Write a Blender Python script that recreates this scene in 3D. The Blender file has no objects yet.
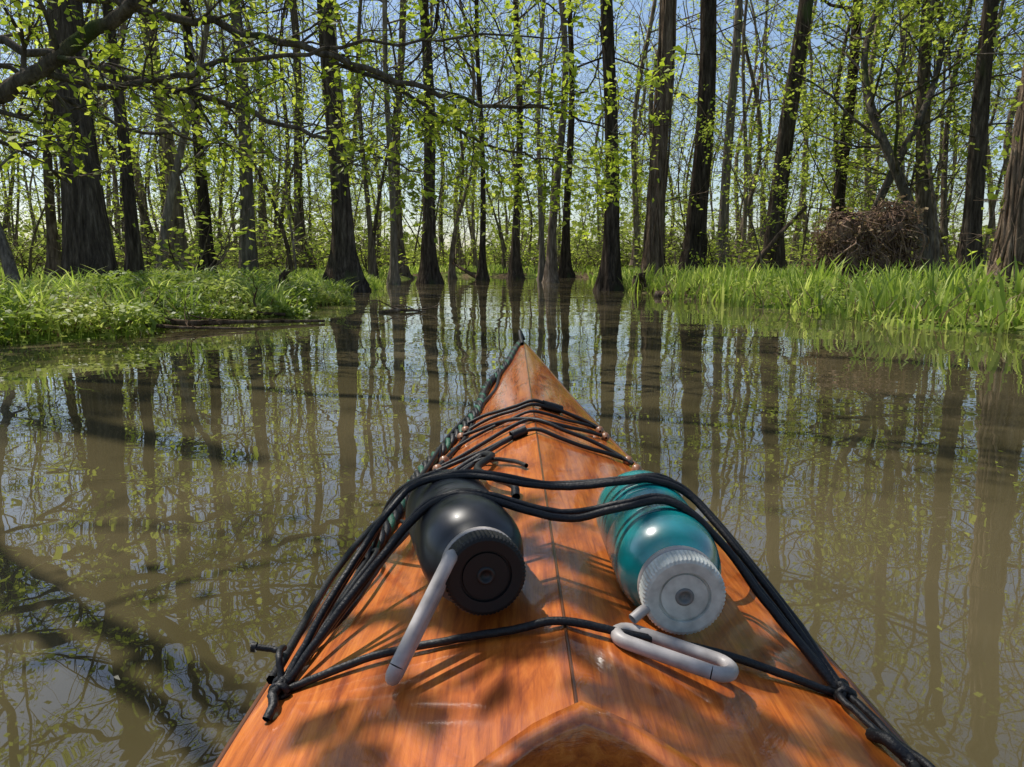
import bpy, math, numpy as np
from mathutils import Vector, Matrix
S=bpy.context.scene
H=0.62
def nrm(a):
    return a/(np.linalg.norm(a,axis=-1,keepdims=True)+1e-9)
# ---------------------------------------------------------------- mesh builder
class MB:
    def __init__(s): s.V=[];s.Q=[];s.M=[];s.R=[];s.n=0
    def add(s,v,q,m=0,r=None):
        v=np.asarray(v,float);q=np.asarray(q,int)
        s.V.append(v);s.Q.append(q+s.n);s.M.append(np.full(len(q),m,int))
        s.R.append(np.full(len(v),.5) if r is None else np.asarray(r,float));s.n+=len(v)
    def mesh(s,name,mats,smooth=True):
        v=np.concatenate(s.V);q=np.concatenate(s.Q);m=np.concatenate(s.M);r=np.concatenate(s.R)
        me=bpy.data.meshes.new(name)
        me.vertices.add(len(v));me.vertices.foreach_set('co',v.astype(np.float32).ravel())
        me.loops.add(len(q)*4);me.loops.foreach_set('vertex_index',q.astype(np.int32).ravel())
        me.polygons.add(len(q));me.polygons.foreach_set('loop_start',(np.arange(len(q))*4).astype(np.int32))
        me.polygons.foreach_set('loop_total',np.full(len(q),4,np.int32))
        me.polygons.foreach_set('material_index',m.astype(np.int32))
        me.polygons.foreach_set('use_smooth',np.full(len(q),smooth))
        at=me.attributes.new('rnd','FLOAT','POINT');at.data.foreach_set('value',r.astype(np.float32))
        for mt in mats: me.materials.append(mt)
        me.update(calc_edges=True);me.validate()
        return me
    def obj(s,name,mats,smooth=True,parent=None):
        o=bpy.data.objects.new(name,s.mesh(name,mats,smooth));S.collection.objects.link(o)
        if parent: o.parent=parent
        return o
def empty(name):
    o=bpy.data.objects.new(name,None);S.collection.objects.link(o);o.empty_display_size=.1;return o
def inst(me,name,loc,rz=0,sc=(1,1,1),parent=None,tilt=(0,0)):
    o=bpy.data.objects.new(name,me);S.collection.objects.link(o)
    o.location=loc;o.rotation_euler=(tilt[0],tilt[1],rz);o.scale=sc
    if parent:o.parent=parent
    return o
def tube(B,pts,rad,s=6,mat=0,lob=None,rnd=.5,flat=None):
    p=np.asarray(pts,float);n=len(p)
    t=np.gradient(p,axis=0);t=nrm(t)
    ref=np.array([1,.05,0]) if abs(t[:,2]).mean()>.6 else np.array([.05,.03,1.])
    a=nrm(np.cross(t,ref));b=np.cross(t,a)
    th=np.arange(s)*2*np.pi/s
    r=np.asarray(rad,float)*np.ones(n)
    R=r[:,None]*np.ones((n,s))
    if lob is not None: R=R*lob
    fb=1 if flat is None else flat
    v=p[:,None,:]+R[...,None]*(np.cos(th)[None,:,None]*a[:,None,:]+fb*np.sin(th)[None,:,None]*b[:,None,:])
    i=np.arange(n-1)[:,None]*s;j=np.arange(s)[None,:];k=(j+1)%s
    q=np.stack([i+j,i+k,i+s+k,i+s+j],-1).reshape(-1,4)
    B.add(v.reshape(-1,3),q,mat,np.full(n*s,rnd))
def smoothpath(pts,n=8):
    p=np.asarray(pts,float);P=np.vstack([2*p[0]-p[1],p,2*p[-1]-p[-2]]);out=[]
    for i in range(1,len(P)-2):
        for k in range(n):
            t=k/n;a,b,c,d=P[i-1],P[i],P[i+1],P[i+2]
            out.append(.5*((2*b)+(-a+c)*t+(2*a-5*b+4*c-d)*t*t+(-a+3*b-3*c+d)*t**3))
    out.append(p[-1]);return np.array(out)
def leaves(B,c,size,rng,mat=1,flat=.6,crnd=None,wid=.32):
    c=np.asarray(c,float);n=len(c)
    if n==0:return
    a=rng.normal(size=(n,3));a[:,2]=a[:,2]*.5-.25;a=nrm(a)
    up=rng.normal(size=(n,3))*flat+np.array([0,0,1.]);b=nrm(np.cross(a,up));nn=np.cross(b,a)
    s=size*rng.uniform(.55,1.3,(n,1));mid=c+a*s*.5
    v=np.stack([c,mid+b*s*wid+nn*s*.08,c+a*s,mid-b*s*wid+nn*s*.08],1).reshape(-1,3)
    q=np.arange(n*4).reshape(-1,4)
    r=rng.uniform(0,1,n) if crnd is None else np.clip(crnd*.6+rng.uniform(0,.4,n),0,1)
    B.add(v,q,mat,np.repeat(r,4))
def branch(B,rng,p,d,L,r,lev,LC,nsub=4,up=.05,wig=.2,nl=8,spread=.12,bare=0.):
    n=6 if lev>0 else 4
    pts=[np.array(p,float)];d=nrm(np.array(d,float));ds=[d]
    for i in range(n-1):
        d=nrm(d+rng.normal(size=3)*wig+np.array([0,0,up]));pts.append(pts[-1]+d*L/(n-1));ds.append(d)
    pts=np.array(pts)
    tube(B,pts,np.linspace(r,max(r*.35,.0025),n),5 if lev>1 else (4 if lev==1 else 3),0)
    if lev==0:
        if rng.random()>=bare:
            m=rng.integers(max(1,nl//2),nl+1);t=rng.random(m)*(n-1);i=np.minimum(t.astype(int),n-2);f=(t-i)[:,None]
            c=pts[i]*(1-f)+pts[i+1]*f+rng.normal(size=(m,3))*spread
            LC.append((c,rng.random()))
        return
    for k in range(nsub):
        t=rng.uniform(.25,1)*(n-1);i=min(int(t),n-2);q=pts[i]*(1-(t-i))+pts[i+1]*(t-i)
        x=nrm(np.cross(ds[i],rng.normal(size=3)))
        branch(B,rng,q,ds[i]+x*rng.uniform(.6,1.3),L*rng.uniform(.35,.6),r*.45,lev-1,LC,nsub,up,wig,nl,spread,bare)
def flush(B,LC,size,rng,mat=1,flat=.6,wid=.32):
    if LC:
        c=np.concatenate([x[0] for x in LC]);r=np.concatenate([np.full(len(x[0]),x[1]) for x in LC])
        leaves(B,c,size,rng,mat,flat,r,wid)
def gtree(seed,Ht,r0,flare=.9,fh=.6,lean=(0,0),wander=.04,limb0=.35,nl=13,leaf=.12,leafn=6,s=14,low=0,curve=(0,0),bare=.4,spread=.13,vine=0):
    rng=np.random.default_rng(seed);B=MB();LC=[]
    z=np.concatenate([[-.4,0,.12,.28,.5,.8,1.2,1.8],np.linspace(2.6,Ht,14)])
    ph=rng.uniform(0,6,4)
    w=wander*np.clip(z,0,None)**.5
    x=lean[0]*z+w*(np.sin(z*.55+ph[0])-math.sin(ph[0]))+curve[0]*(z/Ht)**2*Ht
    y=lean[1]*z+w*(np.sin(z*.5+ph[1])-math.sin(ph[1]))+curve[1]*(z/Ht)**2*Ht
    P=np.stack([x,y,z],1)
    rr=r0*(1-.8*np.clip(z/Ht,0,1)**1.1)
    th=np.arange(s)*2*np.pi/s
    e=np.exp(-np.clip(z,0,None)/fh)
    lob=1+flare*e[:,None]*(1+.4*np.cos(5*th+ph[2])[None,:]+.25*np.cos(3*th+ph[3])[None,:])+.06*np.cos(3*th[None,:]+z[:,None]*.3)
    lob=lob*(1+.05*rng.normal(size=(len(z),s)))
    tube(B,P,rr,s,0,lob)
    def at(h):
        return np.array([np.interp(h,z,x),np.interp(h,z,y),h]),np.interp(h,z,rr)
    for k in range(nl):
        t=limb0+(1-limb0)*(k+rng.random())/nl
        p,r=at(t*Ht);az=rng.uniform(0,6.28);el=rng.uniform(.15,.9)
        L=(1.15-t)*Ht*rng.uniform(.25,.42)+.6
        branch(B,rng,p,(math.cos(az)*math.cos(el),math.sin(az)*math.cos(el),math.sin(el)),L,r*.42,2,LC,4,.05,.2,leafn,spread,bare)
    for k in range(low):
        p,r=at(rng.uniform(1.8,6));az=rng.uniform(0,6.28)
        branch(B,rng,p,(math.cos(az),math.sin(az),rng.uniform(-.1,.6)),rng.uniform(1,2.4),min(.02,r*.3),1,LC,5,.0,.2,leafn,spread*.8,.35)
    for k in range(vine):
        a0=rng.uniform(0,6.28);tw=rng.uniform(-.5,.5);zz=np.linspace(-.1,rng.uniform(3,9),26);rv=rng.uniform(.008,.03)
        pp=[]
        for h in zz:
            c,r=at(max(h,0));r=r*(1+flare*math.exp(-max(h,0)/fh))+rv*.4+.03*rng.random();a=a0+tw*h
            pp.append(c*[1,1,0]+np.array([math.cos(a)*r,math.sin(a)*r,h]))
        tube(B,pp,rv,5,0)
        for q in range(3):
            j=rng.integers(2,24);d=rng.normal(size=3)*[1,1,.4];branch(B,rng,pp[j],d+[0,0,-.4],rng.uniform(.2,.5),.006,1,LC,3,-.1,.3,3,.05,.7)
    flush(B,LC,leaf,rng)
    return B
# ---------------------------------------------------------------- materials
def newmat(name):
    m=bpy.data.materials.new(name);m.use_nodes=True;nt=m.node_tree;nt.nodes.clear()
    o=nt.nodes.new('ShaderNodeOutputMaterial');return m,nt,o
def N(nt,t,**k):
    n=nt.nodes.new(t)
    for a,b in k.items():
        if a in('operation','blend_type','data_type','attribute_name','wave_type','bands_direction'): setattr(n,a,b)
        else: n.inputs[a].default_value=b
    return n
def ramp(nt,stops):
    r=nt.nodes.new('ShaderNodeValToRGB');e=r.color_ramp.elements
    while len(e)<len(stops): e.new(.5)
    for i,(p,c) in enumerate(stops): e[i].position=p;e[i].color=(*c,1)
    return r
def coords(nt,scale=(1,1,1),kind='Object'):
    t=nt.nodes.new('ShaderNodeTexCoord');m=nt.nodes.new('ShaderNodeMapping');m.inputs['Scale'].default_value=scale
    nt.links.new(t.outputs[kind],m.inputs[0]);return m
def bark(name,cols,moss=(.08,.10,.04),mo=.62,bump=True):
    m,nt,o=newmat(name);L=nt.links.new
    c=coords(nt,(9,9,1.3));n=N(nt,'ShaderNodeTexNoise',Scale=1.6,Detail=4 if bump else 2,Roughness=.7);L(c.outputs[0],n.inputs['Vector'])
    r=ramp(nt,[(.3,cols[0]),(.55,cols[1]),(.75,cols[2])]);L(n.outputs[0],r.inputs[0])
    src=r.outputs[0]
    if bump:
        c2=coords(nt,(1,1,.5));n2=N(nt,'ShaderNodeTexNoise',Scale=1.7,Detail=2);L(c2.outputs[0],n2.inputs['Vector'])
        r2=ramp(nt,[(mo,(0,0,0)),(mo+.12,(1,1,1))]);L(n2.outputs[0],r2.inputs[0])
        mx=N(nt,'ShaderNodeMixRGB');L(r2.outputs[0],mx.inputs[0]);L(r.outputs[0],mx.inputs[1]);mx.inputs[2].default_value=(*moss,1);src=mx.outputs[0]
    oi=nt.nodes.new('ShaderNodeObjectInfo');mr=N(nt,'ShaderNodeMapRange');mr.inputs[3].default_value=.6;mr.inputs[4].default_value=1.5;L(oi.outputs['Random'],mr.inputs[0])
    hs=nt.nodes.new('ShaderNodeHueSaturation');L(src,hs.inputs['Color']);L(mr.outputs[0],hs.inputs['Value'])
    p=nt.nodes.new('ShaderNodeBsdfDiffuse')
    if bump:
        b=N(nt,'ShaderNodeBump',Strength=1,Distance=.05);L(n.outputs[0],b.inputs['Height']);L(b.outputs[0],p.inputs['Normal'])
    L(hs.outputs[0],p.inputs[0]);L(p.outputs[0],o.inputs[0]);return m
def leafmat(name,c0,c1,c2,tr=.5,gain=1.6,gloss=False):
    m,nt,o=newmat(name);L=nt.links.new
    a=N(nt,'ShaderNodeAttribute',attribute_name='rnd');r=ramp(nt,[(0,c0),(.5,c1),(1,c2)]);L(a.outputs['Fac'],r.inputs[0])
    oi=nt.nodes.new('ShaderNodeObjectInfo');mr=N(nt,'ShaderNodeMapRange');mr.inputs[3].default_value=.75;mr.inputs[4].default_value=1.25;L(oi.outputs['Random'],mr.inputs[0])
    hs=nt.nodes.new('ShaderNodeHueSaturation');L(r.outputs[0],hs.inputs['Color']);L(mr.outputs[0],hs.inputs['Value'])
    if gloss:
        p=N(nt,'ShaderNodeBsdfPrincipled',Roughness=.45);p.inputs['Specular IOR Level'].default_value=.4
    else: p=nt.nodes.new('ShaderNodeBsdfDiffuse')
    L(hs.outputs[0],p.inputs[0])
    h2=N(nt,'ShaderNodeHueSaturation',Value=gain,Saturation=1.03);L(hs.outputs[0],h2.inputs['Color'])
    t=nt.nodes.new('ShaderNodeBsdfTranslucent');L(h2.outputs[0],t.inputs[0])
    x=N(nt,'ShaderNodeMixShader',Fac=tr);L(p.outputs[0],x.inputs[1]);L(t.outputs[0],x.inputs[2]);L(x.outputs[0],o.inputs[0]);return m
def simple(name,col,rough=.5,metal=0,coat=0,nscale=0,namp=.15,bump=0,trans=0,spec=.5):
    m,nt,o=newmat(name);L=nt.links.new
    p=N(nt,'ShaderNodeBsdfPrincipled',Roughness=rough,Metallic=metal);p.inputs['Base Color'].default_value=(*col,1)
    p.inputs['Coat Weight'].default_value=coat;p.inputs['Transmission Weight'].default_value=trans;p.inputs['Specular IOR Level'].default_value=spec
    if nscale:
        c=coords(nt);n=N(nt,'ShaderNodeTexNoise',Scale=nscale,Detail=5);L(c.outputs[0],n.inputs['Vector'])
        a=tuple(max(0,x*(1-namp*2)) for x in col);b=tuple(min(1,x*(1+namp*2)) for x in col)
        r=ramp(nt,[(.3,a),(.7,b)]);L(n.outputs[0],r.inputs[0]);L(r.outputs[0],p.inputs['Base Color'])
        if bump:
            bb=N(nt,'ShaderNodeBump',Strength=.6,Distance=bump);L(n.outputs[0],bb.inputs['Height']);L(bb.outputs[0],p.inputs['Normal'])
    L(p.outputs[0],o.inputs[0]);return m
M_bark=bark('bark_dark',[(.018,.014,.011),(.08,.062,.047),(.20,.16,.12)])
M_bark2=bark('bark_grey',[(.05,.042,.033),(.17,.14,.11),(.33,.28,.22)],mo=.6)
M_barkf=bark('bark_forest',[(.05,.038,.028),(.18,.14,.105),(.36,.29,.22)],bump=False)
M_vine=bark('bark_vine',[(.04,.028,.019),(.16,.115,.08),(.34,.26,.19)],mo=.8)
M_root=bark('root_mass',[(.06,.04,.028),(.29,.19,.13),(.50,.37,.27)],mo=.9)
M_leaf=leafmat('leaf_spring',(.20,.26,.04),(.36,.43,.06),(.54,.60,.12),.55,1.6)
M_leafn=leafmat('leaf_spring_near',(.18,.25,.03),(.34,.42,.04),(.56,.60,.10),.6,1.6,True)
M_leaf2=leafmat('leaf_oak',(.15,.19,.04),(.26,.32,.06),(.44,.48,.12),.5,1.6)
M_grass=leafmat('grass_blade',(.13,.20,.03),(.32,.42,.06),(.56,.60,.17),.45,1.5,True)
M_dry=leafmat('dry_leaf',(.14,.09,.05),(.28,.20,.11),(.42,.33,.2),.25,1.1)
# ---------------------------------------------------------------- terrain
YL=[-60,-10,0,3,5.5,6.3,7,8.3,9.6,12,14,17.6,22,27,400]
XL=[-7,-6.2,-5.2,-4.6,-3.95,-3.6,-3.3,-3.05,-2.75,-2.9,-3.5,-3.3,-4.5,-4,-4]
YR=[-60,-10,0,3,6.6,7.3,8.5,10,13,16.4,21,27,400]
XR=[7,6.4,5.6,5.0,4.3,4.0,3.85,3.7,3.1,2.7,2.6,3.2,3]
def sd(x,y):
    w=.18*np.sin(y*2.3)+.1*np.sin(y*5.1+1)
    return np.maximum(np.maximum(np.interp(y,YL,XL)+w-x,x-np.interp(y,YR,XR)-w),y-32+.8*np.sin(x*.7))
def gh(x,y):
    d=sd(x,y)
    n=.04*np.sin(x*1.3+y*.7)+.03*np.sin(x*.5-y*1.9+2)+.03*np.sin(x*3.1+1)*np.sin(y*2.7)
    return np.where(d<0,np.maximum(-.6,d*.35),np.minimum(.13,d*.18)+n*np.clip(d,0,1)*.9+.02)
def axis(lo,hi,st,far):
    f=np.arange(lo,hi+st,st);g=np.geomspace(1,far,22)
    return np.concatenate([lo-g[::-1],f,hi+g])
gx=axis(-13,13,.25,600);gy=axis(-4,36,.25,600)
X,Y=np.meshgrid(gx,gy);Z=gh(X,Y)
B=MB();nx,ny=len(gx),len(gy);i=np.arange(ny-1)[:,None]*nx+np.arange(nx-1)[None,:]
B.add(np.stack([X,Y,Z],-1).reshape(-1,3),np.stack([i,i+1,i+nx+1,i+nx],-1).reshape(-1,4))
m,nt,o=newmat('forest_floor');L=nt.links.new
c=coords(nt);n=N(nt,'ShaderNodeTexNoise',Scale=.45,Detail=4);L(c.outputs[0],n.inputs[0])
n2=N(nt,'ShaderNodeTexNoise',Scale=14,Detail=5,Roughness=.7);L(c.outputs[0],n2.inputs[0])
r=ramp(nt,[(.3,(.05,.035,.02)),(.5,(.14,.10,.06)),(.7,(.25,.19,.12))]);L(n2.outputs[0],r.inputs[0])
r2=ramp(nt,[(.3,(.07,.11,.02)),(.7,(.18,.25,.05))]);L(n2.outputs[0],r2.inputs[0])
r3=ramp(nt,[(.42,(0,0,0)),(.55,(1,1,1))]);L(n.outputs[0],r3.inputs[0])
mx=N(nt,'ShaderNodeMixRGB');L(r3.outputs[0],mx.inputs[0]);L(r.outputs[0],mx.inputs[1]);L(r2.outputs[0],mx.inputs[2])
p=N(nt,'ShaderNodeBsdfDiffuse');L(mx.outputs[0],p.inputs[0]);L(p.outputs[0],o.inputs[0])
B.obj('ground',[m])
# ---------------------------------------------------------------- water
m,nt,o=newmat('muddy_water');L=nt.links.new
g=nt.nodes.new('ShaderNodeTexCoord')
def noise(sc,det,vec,dist=0):
    mp=nt.nodes.new('ShaderNodeMapping');mp.inputs['Scale'].default_value=vec;L(g.outputs['Object'],mp.inputs[0])
    q=N(nt,'ShaderNodeTexNoise',Scale=sc,Detail=det,Distortion=dist);L(mp.outputs[0],q.inputs[0]);return q
na=noise(.9,1,(1,1.0,1),.3);nb=noise(5.0,1,(1,1.3,1),.4);nc=noise(.35,3,(1,.6,1),1.5)
def mth(op,a,b=None):
    q=nt.nodes.new('ShaderNodeMath');q.operation=op
    for k,v in enumerate((a,b)):
        if v is None:continue
        if isinstance(v,(int,float)):q.inputs[k].default_value=v
        else:L(v,q.inputs[k])
    return q.outputs[0]
sx=nt.nodes.new('ShaderNodeSeparateXYZ');L(g.outputs['Object'],sx.inputs[0])
ax=mth('ABSOLUTE',mth('SUBTRACT',sx.outputs[0],.041))
s_=mth('ADD',mth('ADD',ax,mth('MULTIPLY',sx.outputs[1],.42)),mth('MULTIPLY',na.outputs[0],.35))
wv=mth('SINE',mth('MULTIPLY',s_,95))
msk=mth('POWER',2.718,mth('MULTIPLY',mth('POWER',mth('DIVIDE',mth('SUBTRACT',mth('ADD',ax,mth('MULTIPLY',sx.outputs[1],.38)),.66),.15),2),-1))
yf=mth('MULTIPLY',mth('LESS_THAN',sx.outputs[1],2.6),msk)
wk=mth('MULTIPLY',mth('MULTIPLY',wv,yf),.05)
h=mth('ADD',mth('ADD',mth('MULTIPLY',na.outputs[0],.8),mth('MULTIPLY',nb.outputs[0],.05)),wk)
bp=N(nt,'ShaderNodeBump',Strength=1,Distance=.012);L(h,bp.inputs['Height'])
rr=ramp(nt,[(.35,(.060,.051,.022)),(.55,(.105,.085,.043)),(.75,(.20,.16,.095))]);L(nc.outputs[0],rr.inputs[0])
p=N(nt,'ShaderNodeBsdfPrincipled',Roughness=.006,IOR=1.7);L(rr.outputs[0],p.inputs['Base Color']);L(bp.outputs[0],p.inputs['Normal']);L(p.outputs[0],o.inputs[0])
B=MB();B.add([(-60,-60,0),(60,-60,0),(60,45,0),(-60,45,0)],[(0,1,2,3)]);B.obj('water',[m])
# ---------------------------------------------------------------- kayak
KX=.041
ky=np.array([-2.4,-1.6,-.8,-.3,0,.25,.47,.656,.984,1.31,1.8,2.46,2.62])
kw=np.array([.006,.13,.235,.262,.262,.258,.252,.247,.222,.172,.113,.034,.006])
kzs=np.array([.30,.26,.25,.25,.255,.262,.268,.264,.262,.268,.285,.322,.338])
kzr=np.array([.305,.33,.32,.32,.33,.338,.345,.343,.34,.34,.342,.345,.347])
kk=np.array([.2,-.05,-.1,-.11,-.11,-.11,-.11,-.11,-.10,-.09,-.05,.15,.30])
yy=np.linspace(-2.4,2.62,252)
def sm(a):
    f=np.interp(yy,ky,a);g=np.pad(f,7,mode='reflect',reflect_type='odd');return np.convolve(g,np.ones(15)/15,'valid')
W,ZS,ZR,KK=sm(kw),sm(kzs),sm(kzr),sm(kk)
W=np.maximum(W,.004)
def dz(x,y):
    w=np.interp(y,yy,W);t=np.clip(abs(x-KX)/w,0,1)
    zr=np.interp(y,yy,ZR);zs=np.interp(y,yy,ZS);return zr+(zs-zr)*(.8*t+.2*t*t)
cy=[-.42,-.4,-.3,-.1,.1,.22,.3,.35,.373,.382];cw=[0,.1,.17,.2,.19,.15,.10,.055,.025,0]
def inn(y): return np.interp(y,cy,cw,left=0,right=0)
B=MB()
nt_=9
for sgn in(-1,1):
    V=np.zeros((len(yy),nt_,3))
    for j in range(nt_):
        f=j/(nt_-1);x=inn(yy)+(W-inn(yy))*f
        x=np.maximum(x,0);V[:,j,0]=KX+sgn*x;V[:,j,1]=yy;V[:,j,2]=[dz(KX+a,b) for a,b in zip(x,yy)]
    i=np.arange(len(yy)-1)[:,None]*nt_+np.arange(nt_-1)[None,:]
    q=np.stack([i,i+1,i+nt_+1,i+nt_],-1).reshape(-1,4)
    if sgn<0:q=q[:,::-1]
    B.add(V.reshape(-1,3),q,0)
    prof=[(1,0),(1.0,-.02),(.93,.42),(.62,.86),(0,1)]
    for a,b_ in zip(prof[:-1],prof[1:]):
        V=np.zeros((len(yy),2,3))
        for j,(fw,fz) in enumerate((a,b_)):
            fz2=max(fz,0);V[:,j,0]=KX+sgn*W*fw;V[:,j,1]=yy;V[:,j,2]=ZS+(KK-ZS)*fz2-(.012 if fz<0 else 0)
        i=np.arange(len(yy)-1)[:,None]*2
        q=np.stack([i,i+1,i+3,i+2],-1).reshape(-1,4)
        if sgn<0:q=q[:,::-1]
        B.add(V.reshape(-1,3),q,0)
m,nt,o=newmat('varnished_okoume');L=nt.links.new
c=coords(nt,(1,.07,1));n=N(nt,'ShaderNodeTexNoise',Scale=120,Detail=7,Roughness=.72,Distortion=.6);L(c.outputs[0],n.inputs[0])
c2=coords(nt,(1,.45,1));n2=N(nt,'ShaderNodeTexNoise',Scale=12,Detail=6,Roughness=.65,Distortion=1.4);L(c2.outputs[0],n2.inputs[0])
r=ramp(nt,[(.32,(.27,.052,.006)),(.5,(.54,.135,.014)),(.7,(.72,.23,.035))]);L(n.outputs[0],r.inputs[0])
r2=ramp(nt,[(.34,(.55,.42,.35)),(.46,(.88,.82,.76)),(.62,(1.0,1.0,1.0))]);L(n2.outputs[0],r2.inputs[0])
mx=N(nt,'ShaderNodeMixRGB',blend_type='MULTIPLY',Fac=1);L(r.outputs[0],mx.inputs[1]);L(r2.outputs[0],mx.inputs[2])
n3=N(nt,'ShaderNodeTexNoise',Scale=45,Detail=8,Roughness=.75);c3=coords(nt);L(c3.outputs[0],n3.inputs[0])
r4=ramp(nt,[(.3,(.01,.01,.01)),(.75,(.15,.15,.15))]);L(n3.outputs[0],r4.inputs[0])
bb=N(nt,'ShaderNodeBump',Strength=.35,Distance=.003);L(n2.outputs[0],bb.inputs['Height'])
bc=N(nt,'ShaderNodeBump',Strength=.22,Distance=.0025);L(n2.outputs[0],bc.inputs['Height'])
p=N(nt,'ShaderNodeBsdfPrincipled',Roughness=.5);p.inputs['Coat Weight'].default_value=1;L(r4.outputs[0],p.inputs['Coat Roughness'])
p.inputs['Specular IOR Level'].default_value=.3;p.inputs['Coat IOR'].default_value=1.6
L(mx.outputs[0],p.inputs['Base Color']);L(bb.outputs[0],p.inputs['Normal']);L(bc.outputs[0],p.inputs['Coat Normal']);L(p.outputs[0],o.inputs[0]);M_wood=m
M_int=simple('cockpit_interior',(.03,.013,.007),.7,nscale=20)
kayak=B.obj('kayak',[M_wood])
B=MB();ya=np.concatenate([np.linspace(-.42,.3,20),np.linspace(.31,.382,14)])
half=[(inn(v),v) for v in ya]
loop=[(KX-a,v) for a,v in half]+[(KX+a,v) for a,v in half[::-1][1:]]
loop=np.array(loop);cen=np.array([KX,-.02])
def ring(off,dzz):
    out=[]
    for x,v in loop:
        d=np.array([x,v])-cen;d/=np.linalg.norm(d)
        q=np.array([x,v])+d*off
        out.append((q[0],q[1],dz(x,v)+dzz))
    return out
rings=[ring(.0,-.03),ring(.0,.020),ring(.002,.0235),ring(.0175,.0235),ring(.0195,.021),ring(.0195,.016),ring(.010,.014),ring(.010,-.003)]
V=np.array(rings).reshape(-1,3);nl=len(loop)
i=np.arange(len(rings)-1)[:,None]*nl+np.arange(nl-1)[None,:]
B.add(V,np.stack([i,i+1,i+nl+1,i+nl],-1).reshape(-1,4),0)
B.obj('cockpit_coaming',[M_wood],True,kayak)
B=MB();nr=9
V=[]
for v in np.linspace(-1.2,1.2,20):
    w=np.interp(v,yy,W)*.93;zs=np.interp(v,yy,ZS)-.01
    for k in range(nr):
        a=math.pi*k/(nr-1);V.append((KX-math.cos(a)*w,v,zs-math.sin(a)*.30))
i=np.arange(19)[:,None]*nr+np.arange(nr-1)[None,:]
B.add(V,np.stack([i,i+1,i+nr+1,i+nr],-1).reshape(-1,4));B.obj('hull_lining',[M_int],True,kayak)
B=MB();ys=np.linspace(.41,2.6,60);tube(B,[(KX,v,dz(KX,v)-.0005) for v in ys],.0016,5)
for sg in(-1,1): tube(B,[(KX+sg*np.interp(v,yy,W),v,np.interp(v,yy,ZS)-.002) for v in np.linspace(-2.3,2.6,120)],.0035,6)
B.obj('deck_seam',[simple('epoxy_seam',(.13,.045,.015),.3,coat=.6)],True,kayak)
# cords
M_cord=simple('black_cord',(.006,.006,.007),.5,nscale=420,namp=.4,bump=.0012,spec=.4)
M_green=simple('green_cord',(.012,.085,.045),.6,nscale=420,namp=.4,bump=.0012)
L1=(-.186,.55);L2=(-.165,.83);R1=(.262,.54);R2=(.262,.80)
def on(x,y,o=.004): return (x,y,dz(x,y)+o)
B=MB()
wr=np.random.default_rng(3)
def rope(pts,r=.003,n=8,mat=0):
    P=smoothpath(pts,n);k=len(P)
    if k>12:
        w=np.cumsum(wr.normal(size=(k,3)),0)*.00025;w-=np.linspace(0,1,k)[:,None]*w[-1];w[:,2]=np.abs(w[:,2]);P=P+w
    tube(B,P,r*1.08,8,mat)
rope([on(*L1,.006),(-.15,.61,.345),(-.112,.675,.392),(-.085,.70,.4075),(-.035,.703,.412),(.04,.697,.402),(.10,.69,.408),(.14,.692,.409),(.178,.688,.389),(.225,.61,.335),on(*R1,.006)])
rope([on(*L1,.009),(-.155,.65,.33),(-.118,.715,.382),(-.09,.722,.402),(-.035,.722,.410),(.04,.712,.400),(.10,.703,.406),(.14,.705,.409),(.182,.70,.387),(.232,.62,.33),on(*R1,.009)],.0032)
rope([on(*L2,.006),(-.135,.775,.36),(-.10,.742,.396),(-.06,.735,.407),(.03,.725,.398),(.11,.718,.405),(.15,.72,.407),(.185,.735,.38),(.23,.77,.33),on(*R2)],.0026)
rope([on(*L1,.004),(-.14,.585,.335),(-.088,.632,.392),(-.06,.64,.409),(-.03,.64,.412),(.045,.622,.398),(.10,.622,.408),(.14,.625,.411),(.178,.615,.384),(.22,.585,.33),on(*R1,.004)],.0033)
rope([on(*L1,.006),(-.135,.60,.337),(-.090,.645,.392),(-.06,.650,.409),(-.03,.650,.412),(.045,.638,.397),(.10,.632,.408),(.14,.635,.411),(.18,.625,.382),(.222,.59,.33),on(*R1,.006)],.0028)
rope([on(*L1,.003),on(-.12,.553,.006),on(-.06,.548,.005),on(.0,.536,.005),on(.041,.532,.004),on(.09,.53,.006),on(.15,.535,.008),on(.21,.54,.005),on(*R1,.003)],.0032)
rope([on(*L1,.010),on(-.181,.64,.008),on(-.172,.74,.008),on(*L2,.008)],.003)
rope([on(*L1,.004),on(-.172,.63,.012),on(-.16,.72,.016),on(-.15,.78,.02),on(*L2,.010)],.0026)
rope([on(-.19,.60),on(-.155,.66,.01),on(-.14,.76,.014),on(-.125,.86,.01),on(-.145,.93,.006)],.0026)
rope([on(*L1,.008),(-.192,.565,.30),(-.197,.59,.292),(-.205,.598,.287),(-.222,.597,.29)],.0026)
rope([(-.222,.597,.29),(-.226,.597,.2905)],.0042,2)
rope([on(*L1,.008),on(-.188,.535,.01),on(-.183,.522,.006),on(-.186,.512,.003)],.0036)
for (x,y) in (L1,R1):
    for k in range(4):
        a=k*1.1;rr_=.0065
        t=np.linspace(0,6.28,13);z0=dz(x,y)+.007
        P=np.stack([x+rr_*np.cos(t)*math.cos(a),y+rr_*np.cos(t)*math.sin(a)+.004*(k-1.5),z0+rr_*np.sin(t)*.8],1);tube(B,P,.003,7)
rope([on(*R1,.008),on(.270,.515,.008),on(.276,.48,.008),(.282,.45,.283),(.285,.40,.28),(.285,.2,.275)],.003)
rope([on(*R1,.006),on(.255,.525,.006),on(.262,.505,.006),(.275,.46,.28)],.0026)
rope([on(*R1,.006),on(.268,.60,.005),on(.268,.70,.005),on(*R2)],.003)
rope([on(.262,.49),on(.268,.475,.010),on(.277,.46,.006),on(.272,.445,.006)],.0045)
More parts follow.
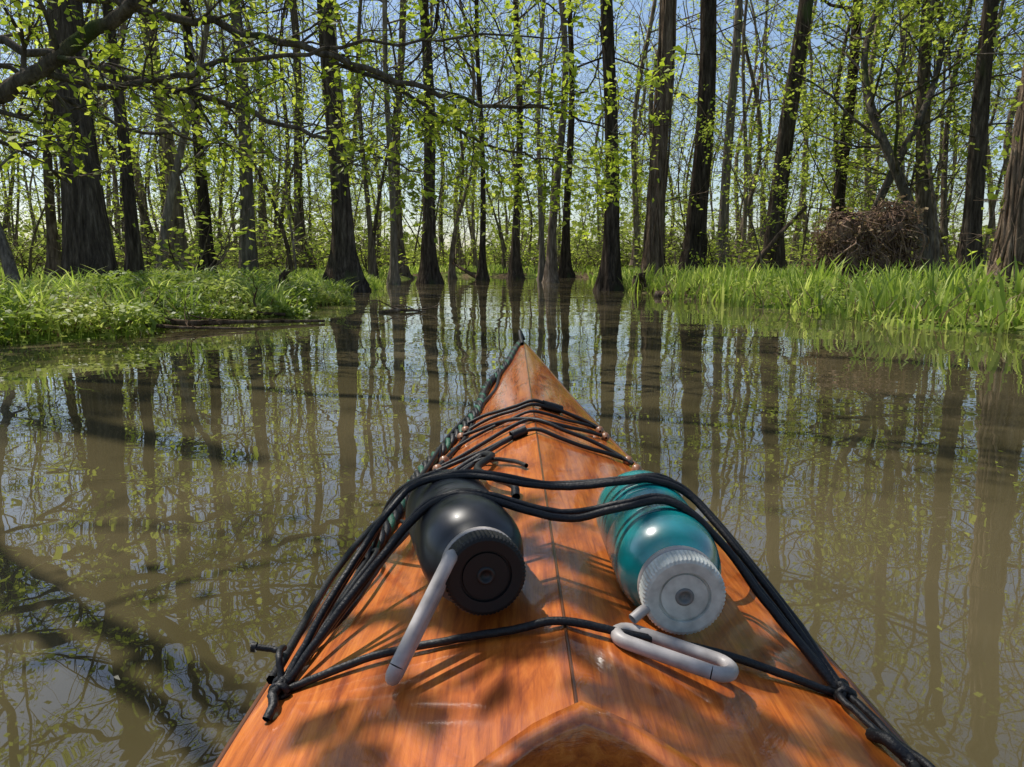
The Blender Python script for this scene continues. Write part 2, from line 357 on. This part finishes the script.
def edge(y,s,f=.86): w=np.interp(y,yy,W)*f;return KX+s*w
def cross(y0,y1,r=.0036,s=1,o=.004):
    a=edge(y0,-1);b_=edge(y1,1);P=[]
    for t in np.linspace(0,1,9):
        x=a+(b_-a)*t;y=y0+(y1-y0)*t+.014*math.sin(t*9+y0*9);P.append(on(x,y,o+.003*abs(math.sin(t*7+y0*20))))
    tube(B,smoothpath(P,4),r,7)
cross(1.17,1.22);cross(1.19,1.38);cross(1.38,1.20,o=.007);cross(1.42,1.46);cross(1.47,1.43,o=.008);cross(1.30,1.43,.003)
rope([on(-.09,1.10,.006),on(-.05,1.13,.01),on(-.03,1.09,.012),on(-.05,1.02,.018),on(-.03,.95,.02),on(.0,.90,.014),on(.005,.87,.006)],.0050)
rope([on(-.12,1.02,.006),on(-.06,1.10,.01),on(-.03,1.08,.01),on(.0,1.04,.008),on(.02,1.0,.006)],.003)
rope([on(edge(1.0,-1),1.0),on(-.08,1.06,.008),on(-.04,1.14,.008),on(.0,1.2,.006)],.0034)
for (x,y) in((edge(1.46,1,.3),1.45),(edge(1.44,1,.2),1.44),(KX-.03,1.2)):
    rope([on(x-.012,y,.009),on(x+.012,y+.01,.009)],.008,4)
rope([on(.035,2.5,.004),(.03,2.58,.365),(.028,2.62,.378),(.034,2.64,.365),(.041,2.62,.35)],.0065)
B.obj('bungee_cords',[M_cord],True,kayak)
B=MB()
yl=np.linspace(.8,2.6,260)
for k,(mt) in enumerate((1,0,0)):
    P=[]
    for v in yl:
        a=v*75+k*2.09;x=edge(v,-1,.95)+.012*math.sin(v*9)*min(1,(2.6-v)*1.5)
        z=dz(x,v)+.009;P.append((x+.0055*math.cos(a),v,z+.0055*math.sin(a)))
    tube(B,P,.0054,6,mt)
P=[(edge(v,-1,.82)+.006*math.sin(v*14+1),v,dz(edge(v,-1,.82),v)+.005) for v in np.linspace(.85,2.4,120)]
tube(B,P,.0045,6,0)
P=[(edge(v,-1,.98)+.006*math.sin(v*11+2),v,dz(edge(v,-1,.96),v)+.012) for v in np.linspace(.56,2.2,120)]
tube(B,P,.0045,6,0)
B.obj('tow_line',[M_cord,M_green],True,kayak)
M_tog=simple('toggle_wood',(.28,.12,.05),.4,nscale=60,coat=.5);B=MB()
for y in(1.17,1.22,1.38,1.43):
    for s in(-1,1):
        x=edge(y,s,.84);z=dz(x,y)
        t=np.linspace(0,1,7);P=[(x,y-.010+.02*u,z+.007) for u in t];tube(B,P,np.sin(np.pi*(.08+.84*t))*.009,10)
B.obj('toggle_beads',[M_tog],True,kayak)
# ---------------------------------------------------------------- bottles
def lathe(B,prof,mat=0,s=48,rib=0,ribr=(0,0)):
    th=np.arange(s)*2*np.pi/s;V=[]
    for r,z in prof:
        rr=np.full(s,r)
        if rib and ribr[0]<=z<=ribr[1] and r>.03: rr=r*(1+rib*np.where(np.arange(s)%2==0,1,-1))
        V.append(np.stack([rr*np.cos(th),rr*np.sin(th),np.full(s,z)],1))
    V=np.concatenate(V);n=len(prof);i=np.arange(n-1)[:,None]*s;j=np.arange(s)[None,:];k=(j+1)%s
    B.add(V,np.stack([i+j,i+s+j,i+s+k,i+k],-1).reshape(-1,4),mat)
def bottle(a,b,mbody,mcap,mtie,loopfn,mlabel,mhub):
    a=Vector(a);b=Vector(b);d=(b-a).normalized();rot=d.to_track_quat('Z','Y').to_matrix().to_4x4();Mx=Matrix.Translation(a)@rot
    B=MB()
    lathe(B,[(.024,.018),(.0275,.024),(.0285,.030),(.036,.037),(.0425,.048),(.0452,.062),(.0455,.07),(.0455,.110),(.0448,.113),(.0448,.117),(.0455,.12),(.0455,.190),(.0445,.199),(.040,.205),(.03,.206),(.001,.202)],0,64)
    o=B.obj('water_bottle',[mbody]);o.matrix_world=Mx
    B=MB();lathe(B,[(.0075,.0022),(.0185,.0022),(.019,.004),(.0205,.004),(.021,.001),(.029,.0005),(.0315,.0015),(.0328,.004),(.033,.017),(.0325,.019),(.024,.019)],0,120,.014,(.0005,.0175))
    B.obj('cap',[mcap],False,o)
    B=MB();lathe(B,[(.0003,.0035),(.004,.0035),(.0045,.001),(.0068,.001),(.0075,.0023)],0,40);B.obj('cap_hub',[mhub],True,o)
    B=MB();lathe(B,[(.0275,.0195),(.0325,.020),(.0330,.0265),(.0275,.027)],0,48);B.obj('tether_ring',[mtie],True,o)
    B=MB()
    for k in range(7):
        z=.075+k*.015;t=np.linspace(1.05,1.05+(.28 if k%2 else .42),8);R=.0458
        V=[];
        for u in t: V+= [(R*math.cos(u),R*math.sin(u),z),(R*math.cos(u),R*math.sin(u),z+.0012)]
        i=np.arange(7)*2;B.add(V,np.stack([i,i+1,i+3,i+2],-1))
    B.obj('printed_scale',[mlabel],True,o)
    B=MB();loopfn(B);t=B.obj('tether_loop',[mtie]);t.parent=o;t.matrix_parent_inverse=Mx.inverted()
    return o
def stadium(B,c0,c1,side,hw,r,flat=1.0):
    c0=np.array(c0);c1=np.array(c1);side=np.array(side,float);ax_=nrm(c1-c0);side=nrm(side-ax_*side.dot(ax_));P=[]
    for t in np.linspace(-math.pi/2,math.pi/2,10): P.append(c1+ax_*hw*math.cos(t)+side*hw*math.sin(t))
    for t in np.linspace(math.pi/2,3*math.pi/2,10): P.append(c0+ax_*hw*math.cos(t)+side*hw*math.sin(t))
    P.append(P[0]);tube(B,P,r,10,0,None,.5,flat)
M_teal=simple('teal_plastic',(.001,.19,.20),.25,coat=.4,nscale=25,namp=.2,trans=.12)
M_blk=simple('black_plastic',(.014,.015,.018),.4,coat=.15,nscale=60,namp=.3)
M_white=simple('white_cap',(.50,.51,.46),.5,nscale=90,namp=.12)
M_bcap=simple('black_cap',(.010,.010,.010),.5,spec=.3)
M_hub=simple('cap_hub_grey',(.16,.16,.15),.5);M_hub2=simple('cap_hub_black',(.008,.008,.008),.5)
M_tie=simple('grey_tether',(.36,.33,.31),.45,nscale=60,namp=.15)
M_print=simple('white_print',(.3,.45,.45),.5);M_print2=simple('grey_print',(.05,.05,.055),.5)
def lpL(B):
    c0=np.array((-.050,.548,.386));c1=np.array((-.084,.503,.326));stadium(B,c0,c1,(0,.95,-.6),.008,.0055,1.0)
def lpR(B):
    stadium(B,(.092,.527,.337),(.148,.500,.329),(.35,.9,-.1),.012,.0055)
    tube(B,smoothpath([(.120,.562,.345),(.106,.548,.350),(.094,.540,.345)],5),.0042,8)
bottle((-.020,.549,.376),(-.072,.765,.362),M_blk,M_bcap,M_tie,lpL,M_print2,M_hub2)
bottle((.136,.545,.360),(.132,.767,.363),M_teal,M_white,M_tie,lpR,M_print,M_hub)
# ---------------------------------------------------------------- named trees
def T(name,x,y,seed,Ht,r0,mat,leafm=None,**k):
    B=gtree(seed,Ht,r0,**k);o=B.obj(name,[mat,leafm or M_leaf]);o.location=(x,y,float(gh(x,y))if sd(x,y)>0 else -.15);return o
def X_(px,d): return (px-512)/740*d
T('cypress_tree',X_(97,11.5),11.5,1,19,.27,M_bark,flare=.5,fh=.9,low=3,lean=(-.012,0),limb0=.3)
T('cypress_tree',X_(348,16),16,2,20,.20,M_bark,flare=1.6,fh=.6,low=2,limb0=.35)
T('cypress_tree',X_(610,16.5),16.5,3,21,.16,M_bark,flare=1.5,fh=.55,lean=(-.02,0),low=2)
T('cypress_tree',X_(690,19),19,4,21,.24,M_bark,flare=.8,lean=(.012,0),low=4)
T('cypress_tree',X_(652,17.5),17.5,5,19,.19,M_vine,flare=.6,vine=14,low=4)
T('cypress_tree',X_(768,20),20,6,20,.23,M_bark,flare=1.0,low=4,lean=(.055,0))
T('cypress_tree',X_(1012,9.3),9.3,7,16,.17,M_vine,lean=(.045,0),flare=1.0,vine=34,fh=.9,low=2)
T('cypress_tree',X_(962,15),15,8,18,.17,M_bark,lean=(.035,0),flare=.7,low=4)
T('cypress_tree',X_(430,22),22,9,20,.18,M_bark,flare=1.4,lean=(-.01,0),low=3)
T('cypress_tree',X_(252,17),17,10,19,.15,M_bark2,flare=1.0,low=3)
T('cypress_tree',X_(140,13),13,11,17,.10,M_bark,flare=.9,low=3)
T('cypress_tree',X_(212,18),18,12,18,.13,M_bark,flare=1.2,low=3)
T('cypress_tree',X_(826,21),21,13,18,.17,M_bark,flare=1.0,low=4,lean=(.03,0))
T('cypress_tree',X_(515,29),29,14,20,.15,M_bark,flare=1.7,low=2)
T('cypress_tree',X_(482,26),26,34,20,.10,M_bark,flare=1.7,low=2)
T('cypress_tree',X_(565,31),31,15,20,.16,M_bark,flare=1.6,low=2)
T('cypress_tree',X_(542,27),27,35,20,.09,M_bark2,flare=1.6,low=2)
T('cypress_tree',X_(720,24),24,16,20,.16,M_bark2,flare=1.1,low=3)
T('cypress_tree',X_(395,21),21,36,18,.09,M_bark2,flare=1.4,low=3,lean=(.02,0))
T('oak_tree',X_(165,15),15,17,8,.09,M_bark2,M_leaf,flare=.4,lean=(.03,0),curve=(.15,0),wander=.2,limb0=.25,low=4)
T('oak_tree',X_(925,17),17,18,9,.13,M_bark2,M_leaf,flare=.4,lean=(-.1,0),curve=(.15,0),wander=.35,limb0=.25,low=6,leaf=.13,leafn=14,bare=.05)
T('oak_tree',X_(850,18),18,21,9,.11,M_bark2,M_leaf,flare=.4,lean=(.05,0),wander=.35,limb0=.3,low=6,leaf=.13,leafn=14,bare=.05)
T('oak_tree',X_(20,13),13,19,9,.09,M_bark2,M_leaf,flare=.4,lean=(-.12,0),wander=.35,limb0=.2,low=5,leafn=8)
# ---------------------------------------------------------------- overhanging tree
rng=np.random.default_rng(77);B=MB();LC=[]
def limb(P,r0,r1,sub,Ls,dirb=(0,0,0),lev=1,nsub=4,nl=5,t0=.1,bare=.25,spread=.05):
    P=smoothpath(P,6);P=P+rng.normal(size=P.shape)*.018;n=len(P);tube(B,P,np.linspace(r0,r1,n),8,0)
    for k in range(sub):
        t=rng.uniform(t0,1);i=min(int(t*(n-1)),n-2);d=nrm(P[i+1]-P[i]);x=nrm(np.cross(d,rng.normal(size=3)))
        branch(B,rng,P[i],d*.8+x*rng.uniform(.5,1.2)+np.array(dirb),Ls*rng.uniform(.5,1.2),max(.004,(r0+(r1-r0)*t)*.4),lev,LC,nsub,-.02,.22,nl,spread,bare)
tz=np.linspace(-.3,9,16)
tube(B,np.stack([-6.4+.12*tz+.1*np.sin(tz),6.1-.05*tz+.12*np.sin(tz*.8),tz],1),.2*(1-.07*np.clip(tz,0,9))*(1+.6*np.exp(-np.clip(tz,0,9)/.5)),14,0)
limb([(-6.2,6.1,1.3),(-5.3,5.95,1.45),(-4.5,5.85,1.62),(-3.8,5.78,1.86),(-3.22,5.72,2.16),(-2.54,5.57,2.5),(-1.8,5.3,2.95),(-.9,5.0,3.5)],.085,.03,18,1.1,lev=2,nsub=4,nl=7)
limb([(-6.2,6.2,2.3),(-5,6.2,2.45),(-4,6.16,2.30),(-2.99,6.1,2.04),(-2.44,6.09,1.91),(-1.66,6.05,1.64),(-1.2,6.0,1.50),(-.72,6.0,1.32)],.045,.006,26,.8,(0,0,-.1),lev=1,nl=9,bare=.25)
limb([(-6.2,6.2,2.9),(-4.4,6.6,2.95),(-3,6.9,2.75),(-1.86,6.9,2.5),(-1,6.85,2.2),(-.28,6.8,2.0),(.4,6.9,1.95),(1.0,7.0,1.75)],.05,.006,40,.9,(0,0,-.12),lev=1,nl=20,bare=.15)
limb([(-1.6,6.9,2.4),(-.9,7.1,2.1),(-.3,7.2,1.75),(.3,7.3,1.6),(.8,7.3,1.5)],.02,.005,24,.8,(0,0,-.12),lev=1,nl=22,bare=.1)
limb([(-3.6,5.75,2.0),(-2.9,5.9,1.95),(-2.3,6.1,2.15),(-1.5,6.3,2.3),(-.6,6.5,2.45),(.5,6.6,2.5)],.03,.006,24,.8,(0,0,-.1),lev=1,nl=15,bare=.2)
limb([(-4.3,6.1,2.3),(-3.7,6.3,1.95),(-3.1,6.5,1.72),(-2.5,6.6,1.62),(-1.9,6.7,1.5)],.022,.005,14,.6,(0,0,-.1),lev=1,nl=12)
limb([(-5,6.1,2.3),(-4.2,5.6,1.9),(-3.6,5.3,1.55),(-3.0,5.1,1.4)],.02,.005,10,.6,(0,0,-.15),lev=1,nl=8)
# unseen limbs added above the channel to throw leaf shade on the kayak
limb([(-6,6,3.2),(-4.6,4.6,3.5),(-3.2,3.2,3.5),(-2.0,2.2,3.2),(-1.1,1.6,3.0),(-.4,1.1,2.8)],.05,.008,14,.9,(0,0,-.02),lev=1,nsub=5,nl=5,spread=.06,t0=.45,bare=.2)
limb([(-5.9,5.6,2.8),(-4.2,3.9,2.8),(-2.6,2.6,2.5),(-1.6,1.8,2.3),(-.9,1.25,2.15),(-.45,.8,2.05),(-.2,.5,2.0)],.032,.005,30,.6,(0,0,-.02),lev=1,nsub=5,nl=5,spread=.05,t0=.6,bare=.2)
limb([(-5.8,6,5),(-4.5,6,6),(-3,5.6,6.8),(-1.6,5,7.3)],.07,.02,12,1.6,(0,0,.1),lev=2,nsub=4,nl=5,spread=.1)
limb([(-5.9,5.8,4.5),(-5.2,4,5.6),(-4.8,2.4,6.2),(-4,.8,6.8),(-3.2,-.2,7)],.07,.02,10,1.5,(0,0,.1),lev=2,nsub=4,nl=5,spread=.1)
flush(B,LC,.074,rng,1,.6,.28)
B.obj('overhanging_tree',[M_bark2,M_leafn])
# ---------------------------------------------------------------- distant forest
FT=[]
for k in range(7):
    g_=gtree(100+k,[19,17,21,16,20,18,14][k],[.13,.09,.17,.07,.12,.11,.06][k],flare=1.5,fh=.6,wander=[.06,.15,.08,.2,.08,.12,.25][k],limb0=[.4,.3,.45,.22,.4,.35,.2][k],nl=11,leaf=.17,leafn=8,s=8,low=6,spread=.16,bare=.62)
    FT.append(g_.mesh('forest_tree_%d'%k,[M_barkf,M_leaf if k%2 else M_leaf2]))
SP=[]
for k in range(4):
    g_=gtree(200+k,[6,7.5,5,8][k],[.035,.05,.03,.05][k],flare=.3,wander=.3,limb0=.15,nl=12,leaf=.12,leafn=10,s=6,low=5,spread=.10,bare=.4)
    SP.append(g_.mesh('sapling_%d'%k,[M_barkf,M_leaf]))
SH=[]
for k in range(3):
    rg=np.random.default_rng(300+k);b_=MB();lc=[]
    for j in range(10):
        az=rg.uniform(0,6.28);branch(b_,rg,(rg.normal()*.15,rg.normal()*.15,-.05),(math.cos(az)*.5,math.sin(az)*.5,1),rg.uniform(.8,1.7),.014,1,lc,5,.0,.2,6,.1,.15)
    flush(b_,lc,.11,rg);SH.append(b_.mesh('shrub_%d'%k,[M_barkf,M_leaf2 if k else M_leaf]))
rng=np.random.default_rng(5)
forest=empty('distant_forest');pts=[]
named=[(o.location.x,o.location.y) for o in S.objects if 'tree' in o.name]
tries=0
while len(pts)<250 and tries<20000:
    tries+=1
    y=12+66*rng.random()**.9;x=rng.uniform(-1,1)*(y*.78+5)
    inw=sd(x,y)<(1.2 if y<26 else .1)
    if inw and not(y>23): continue
    if y<15 and abs(x)<6.5: continue
    md=(1.3+y*.012)*rng.uniform(.6,1.2)
    if any((x-a)**2+(y-b)**2<md*md for a,b in pts) or any((x-a)**2+(y-b)**2<1.4 for a,b in named):continue
    pts.append((x,y));s=rng.uniform(.8,1.2);tk=rng.uniform(.6,1.45)
    inst(FT[rng.integers(7)],'tree',(x,y,float(max(gh(x,y),-.15))),rng.uniform(0,6.28),(s*tk,s*tk,s),forest,(rng.normal()*.03,rng.normal()*.03))
for k in range(20):
    y=rng.uniform(-20,8);x=rng.choice([-1,1])*rng.uniform(8,20)
    if x<0 and y>-2: continue
    inst(FT[rng.integers(7)],'tree',(x,y,.1),rng.uniform(0,6.28),(1,1,1),forest)
B=MB();n=16000;y=rng.uniform(66,96,n);x=rng.uniform(-1,1,n)*(y*.85)
top=4+2.0*np.sin(x*.21)+1.2*np.sin(x*.53+1)+1.0*np.sin(x*1.3+y);z=top*rng.random(n)**1.4
leaves(B,np.stack([x,y,z],1),.8,rng,0,1.0,.5+.5*np.sin(x*.9+y*.5));B.obj('distant_foliage',[M_leaf2]).parent=forest
und=empty('understory_saplings')
k=0
while k<84:
    y=11+46*rng.random();x=rng.uniform(-1,1)*(y*.78+3)
    if sd(x,y)<.8 or (y<14 and abs(x)<6.5):continue
    k+=1;s=rng.uniform(.6,1.2);inst(SP[rng.integers(4)],'sapling',(x,y,float(gh(x,y))),rng.uniform(0,6.28),(s,s,s),und,(rng.normal()*.08,rng.normal()*.08))
shr=empty('understory_shrubs');k=0
while k<260:
    y=12+56*rng.random()**.8;x=rng.uniform(-1,1)*(y*.78+3)
    if sd(x,y)<(1.6 if y<24 else .3) or (y<15.5 and 5<x<7.8):continue
    k+=1;s=rng.uniform(.5,1.3)*(1+.014*y);inst(SH[rng.integers(3)],'shrub',(x,y,float(gh(x,y))-.05),rng.uniform(0,6.28),(s*1.2,s*1.2,s*.8),shr)
# ---------------------------------------------------------------- grass
def blades(B,x,y,h,w,rng,bend=.5,mat=0,z0=None):
    n=len(x);z=(gh(x,y) if z0 is None else z0)-.02
    az=rng.uniform(0,6.28,n);d=np.stack([np.cos(az),np.sin(az),np.zeros(n)],1)
    f=rng.uniform(0,3.14,n);sd2=np.stack([np.cos(f),np.sin(f),np.zeros(n)],1)
    b0=np.stack([x,y,z],1);be=(bend*rng.uniform(.1,1,n)*h)[:,None];hh=h[:,None];V=[]
    for t,wf in((0,.7),(.4,1),(.75,.75),(1,.06)):
        c=b0+d*be*t**2+np.array([0,0,1.])*hh*(t-.25*bend*t**3)
        V+= [c-sd2*w[:,None]*wf*.5,c+sd2*w[:,None]*wf*.5]
    V=np.stack(V,1).reshape(-1,3);i=np.arange(n)[:,None]*8
    q=np.concatenate([np.stack([i+a,i+a+1,i+a+3,i+a+2],-1).reshape(-1,4) for a in(0,2,4)])
    B.add(V,q,mat,np.repeat(rng.random(n),8))
def scatter(n,side,y0,y1,depth,rng,off=-.12,pw=1.4):
    y=rng.uniform(y0,y1,n);e=off+depth*rng.random(n)**pw
    w=.18*np.sin(y*2.3)+.1*np.sin(y*5.1+1)
    x=(np.interp(y,YL,XL)+w-e) if side<0 else (np.interp(y,YR,XR)+w+e)
    return x,y
rng=np.random.default_rng(9)
B=MB()
x,y=scatter(4500,-1,3.5,13,4.5,rng);cl=.5+.5*np.sin(x*2.1)*np.sin(y*1.7+1);h=.08+.22*rng.random(len(x))*(.3+cl);blades(B,x,y,h,.009+.010*rng.random(len(x)),rng,.9)
cx,cy_=scatter(60,-1,4.5,12,3.6,rng,.1);k=22;x=np.repeat(cx,k)+rng.normal(size=60*k)*.06;y=np.repeat(cy_,k)+rng.normal(size=60*k)*.06
blades(B,x,y,.22+.36*rng.random(len(x)),.012+.012*rng.random(len(x)),rng,1.0)
x,y=scatter(10000,-1,13,27,6,rng);blades(B,x,y,.10+.26*rng.random(len(x)),.02+.014*rng.random(len(x)),rng,.8)
B.obj('bank_grass',[M_grass])
B=MB()
x,y=scatter(56000,-1,3.5,14,4.5,rng,-.22,1.2)
cl=np.clip(.5+.35*np.sin(x*1.6+2)*np.sin(y*2.3)+.25*np.sin(x*4.1+y*1.3)*np.sin(y*3.7-x),0,1);z=np.maximum(gh(x,y),0)+(.02+.34*cl)*rng.random(len(x))**.6
leaves(B,np.stack([x,y,z],1),.062,rng,0,.35,.5+.5*np.sin(x*3+y*2),.38);B.obj('bank_weeds',[M_grass])
B=MB()
cx,cy_=scatter(1150,1,4,17,4.5,rng,-.15,1.2);k=8
x=np.repeat(cx,k)+rng.normal(size=len(cx)*k)*.08;y=np.repeat(cy_,k)+rng.normal(size=len(cx)*k)*.08
h=np.repeat(.14+.46*rng.random(len(cx))**1.8,k)*rng.uniform(.5,1.2,len(x));blades(B,x,y,h,.018+.024*rng.random(len(x)),rng,.5)
x,y=scatter(4000,1,4,17,5,rng);blades(B,x,y,.1+.2*rng.random(len(x)),.014+.01*rng.random(len(x)),rng,.8)
x,y=scatter(6000,1,17,28,6,rng);blades(B,x,y,.15+.25*rng.random(len(x)),.03+.02*rng.random(len(x)),rng,.6)
B.obj('iris_plants',[M_grass])
B=MB();x,y=scatter(20000,1,4,20,6,rng,-.1,1.0);cl=np.clip(.4+.6*np.sin(x*1.3)*np.sin(y*.9+1),0,1);z=np.maximum(gh(x,y),0)+(.03+.3*cl)*rng.random(len(x));leaves(B,np.stack([x,y,z],1),.07,rng,0,.4,.5+.5*np.sin(x*3+y*2),.38);B.obj('bank_weeds',[M_grass])
B=MB()
x=rng.uniform(-26,26,14000);y=rng.uniform(30,56,14000);mk=gh(x,y)>.03;x=x[mk];y=y[mk]
blades(B,x,y,.15+.3*rng.random(len(x)),.045+.03*rng.random(len(x)),rng,.6)
x=rng.uniform(-40,40,20000);y=rng.uniform(12,60,20000);mk=sd(x,y)>3;x=x[mk];y=y[mk]
blades(B,x,y,.15+.3*rng.random(len(x)),.03+.03*rng.random(len(x)),rng,.6)
B.obj('forest_grass',[M_grass])
B=MB();x,y=scatter(6000,-1,4,14,5,rng,.1);leaves(B,np.stack([x,y,gh(x,y)+.02],1),.06,rng,0,.3)
x,y=scatter(6000,1,4,18,6,rng,.1);leaves(B,np.stack([x,y,gh(x,y)+.02],1),.06,rng,0,.3)
x,y=scatter(1100,-1,4,13,4,rng,-.1);blades(B,x,y,.2+.25*rng.random(len(x)),.006+.008*rng.random(len(x)),rng,1.2)
x,y=scatter(1300,1,4,17,5,rng,-.1);blades(B,x,y,.2+.25*rng.random(len(x)),.008+.012*rng.random(len(x)),rng,1.2)
B.obj('leaf_litter',[M_dry])
# ---------------------------------------------------------------- logs and stumps
def log(P,r,name='fallen_log',mat=M_vine,n=6):
    B=MB();p=smoothpath(P,n);rg=np.random.default_rng(len(name)+int(abs(P[0][0])*100));lb=1+.12*rg.normal(size=(len(p),8))
    tube(B,p,np.linspace(r,r*.4,len(p)),8,0,lb);lc=[]
    for k in range(4):
        i=rg.integers(2,len(p)-2);branch(B,rg,p[i],(rg.normal(),rg.normal()*.5,.3),.35,r*.35,1,lc,2,0,.2)
    B.obj(name,[mat])
log([(-3.9,7.4,.10),(-3.2,7.0,.06),(-2.7,7.3,.04),(-1.95,7.7,.02)],.035)
log([(-3.6,6.5,.12),(-3.0,6.6,.05),(-2.4,6.8,.02)],.022)
log([(-4.2,8.3,.18),(-3.4,8.2,.1),(-2.6,8.5,.03)],.045)
log([(-1.65,9.2,.0),(-1.4,9.3,.03),(-1.1,9.45,.0)],.03)
log([(2.6,13.5,.03),(3.2,13.2,.05),(4,13.6,.12)],.07)
log([(5.2,17,.1),(5.9,17.2,1.0),(6.8,17.5,1.9)],.08)
log([(-1.2,27,.05),(-1.9,28,.4),(-2.4,29,.7)],.09)
def stump(x,y,h,r,seed,n,name='tree_stump',mat=M_vine,cone=0):
    rg=np.random.default_rng(seed);B=MB();z=np.linspace(-.1,h,9)
    tube(B,np.stack([.08*np.sin(z*4+seed),z*0,z],1),r*(1+.4*np.exp(-z*5))*(1-cone*np.clip(z/h,0,1)),12,0,1+.2*rg.normal(size=(9,12)))
    t=np.array([[.08*math.sin(h*4+seed),0,h*.95],[.05,0,h+.05]]);tube(B,t,[r*(1-cone),.01],12)
    for k in range(n):
        a=rg.uniform(0,6.28);R=r*rg.uniform(.7,1.5);P=[]
        t0=rg.uniform(.2,1.15)*h;q=rg.normal(size=3)*2.4;am=.13 if cone else .02;t1=rg.uniform(0,.7)*t0 if cone else 0
        for u in np.linspace(0,1,9):
            f=(1-cone*(1-u)*t0/h)
            P.append((math.cos(a+.9*math.sin(q[0]*u))*R*(.6+.5*u)*f+am*math.sin(q[1]*3*u),math.sin(a)*R*(.6+.5*u)*f+am*math.sin(q[2]*3*u),t1+(t0-t1)*(1-u)+.02+.16*math.sin(u*3)*(1 if cone else .4)))
        tube(B,P,rg.uniform(.005,.018),4)
    if cone:
        lc=[]
        for k in range(46):
            a=rg.uniform(0,6.28);hh=rg.uniform(.3,1)*h;R=r*(1-cone*hh/h)
            branch(B,rg,(math.cos(a)*R,math.sin(a)*R,hh),(math.cos(a),math.sin(a),rg.uniform(-.5,.8)),rg.uniform(.2,.55),.012,1,lc,5,-.02,.5,5,.06,.1)
        flush(B,lc,.08,rg)
    o=B.obj(name,[mat,M_dry]);o.location=(x,y,float(gh(x,y)));return o
stump(X_(842,13),13,1.2,.32,1,300,mat=M_root,cone=.15);stump(X_(882,13.4),13.4,1.4,.30,2,300,mat=M_root,cone=.1)
stump(X_(290,10.7),10.7,.40,.045,3,6)
stump(X_(640,15.5),15.5,.3,.08,4,20)
# ---------------------------------------------------------------- light, sky, camera
el,az=math.radians(58),math.radians(-52)
w=bpy.data.worlds.new('World');S.world=w;w.use_nodes=True;nt=w.node_tree
bg=nt.nodes['Background'];sk=nt.nodes.new('ShaderNodeTexSky');sk.sky_type='NISHITA';sk.sun_disc=False
sk.sun_elevation=el;sk.sun_rotation=az;sk.dust_density=1.0;sk.ozone_density=1.5;nt.links.new(sk.outputs[0],bg.inputs[0]);bg.inputs[1].default_value=.15
sl=bpy.data.lights.new('sun','SUN');sl.energy=5;sl.angle=math.radians(.5);sl.color=(1,.95,.87)
so=bpy.data.objects.new('sun',sl);S.collection.objects.link(so)
dv=Vector((math.sin(az)*math.cos(el),math.cos(az)*math.cos(el),math.sin(el)));so.rotation_euler=dv.to_track_quat('Z','Y').to_euler()
cam=bpy.data.cameras.new('camera');cam.lens=26;cam.sensor_width=36;cam.clip_start=.02;cam.clip_end=2000
co=bpy.data.objects.new('camera',cam);S.collection.objects.link(co);co.location=(0,0,H);co.rotation_euler=(math.radians(90-9.3),0,0);S.camera=co
S.view_settings.view_transform='Standard';S.view_settings.look='None';S.view_settings.exposure=0
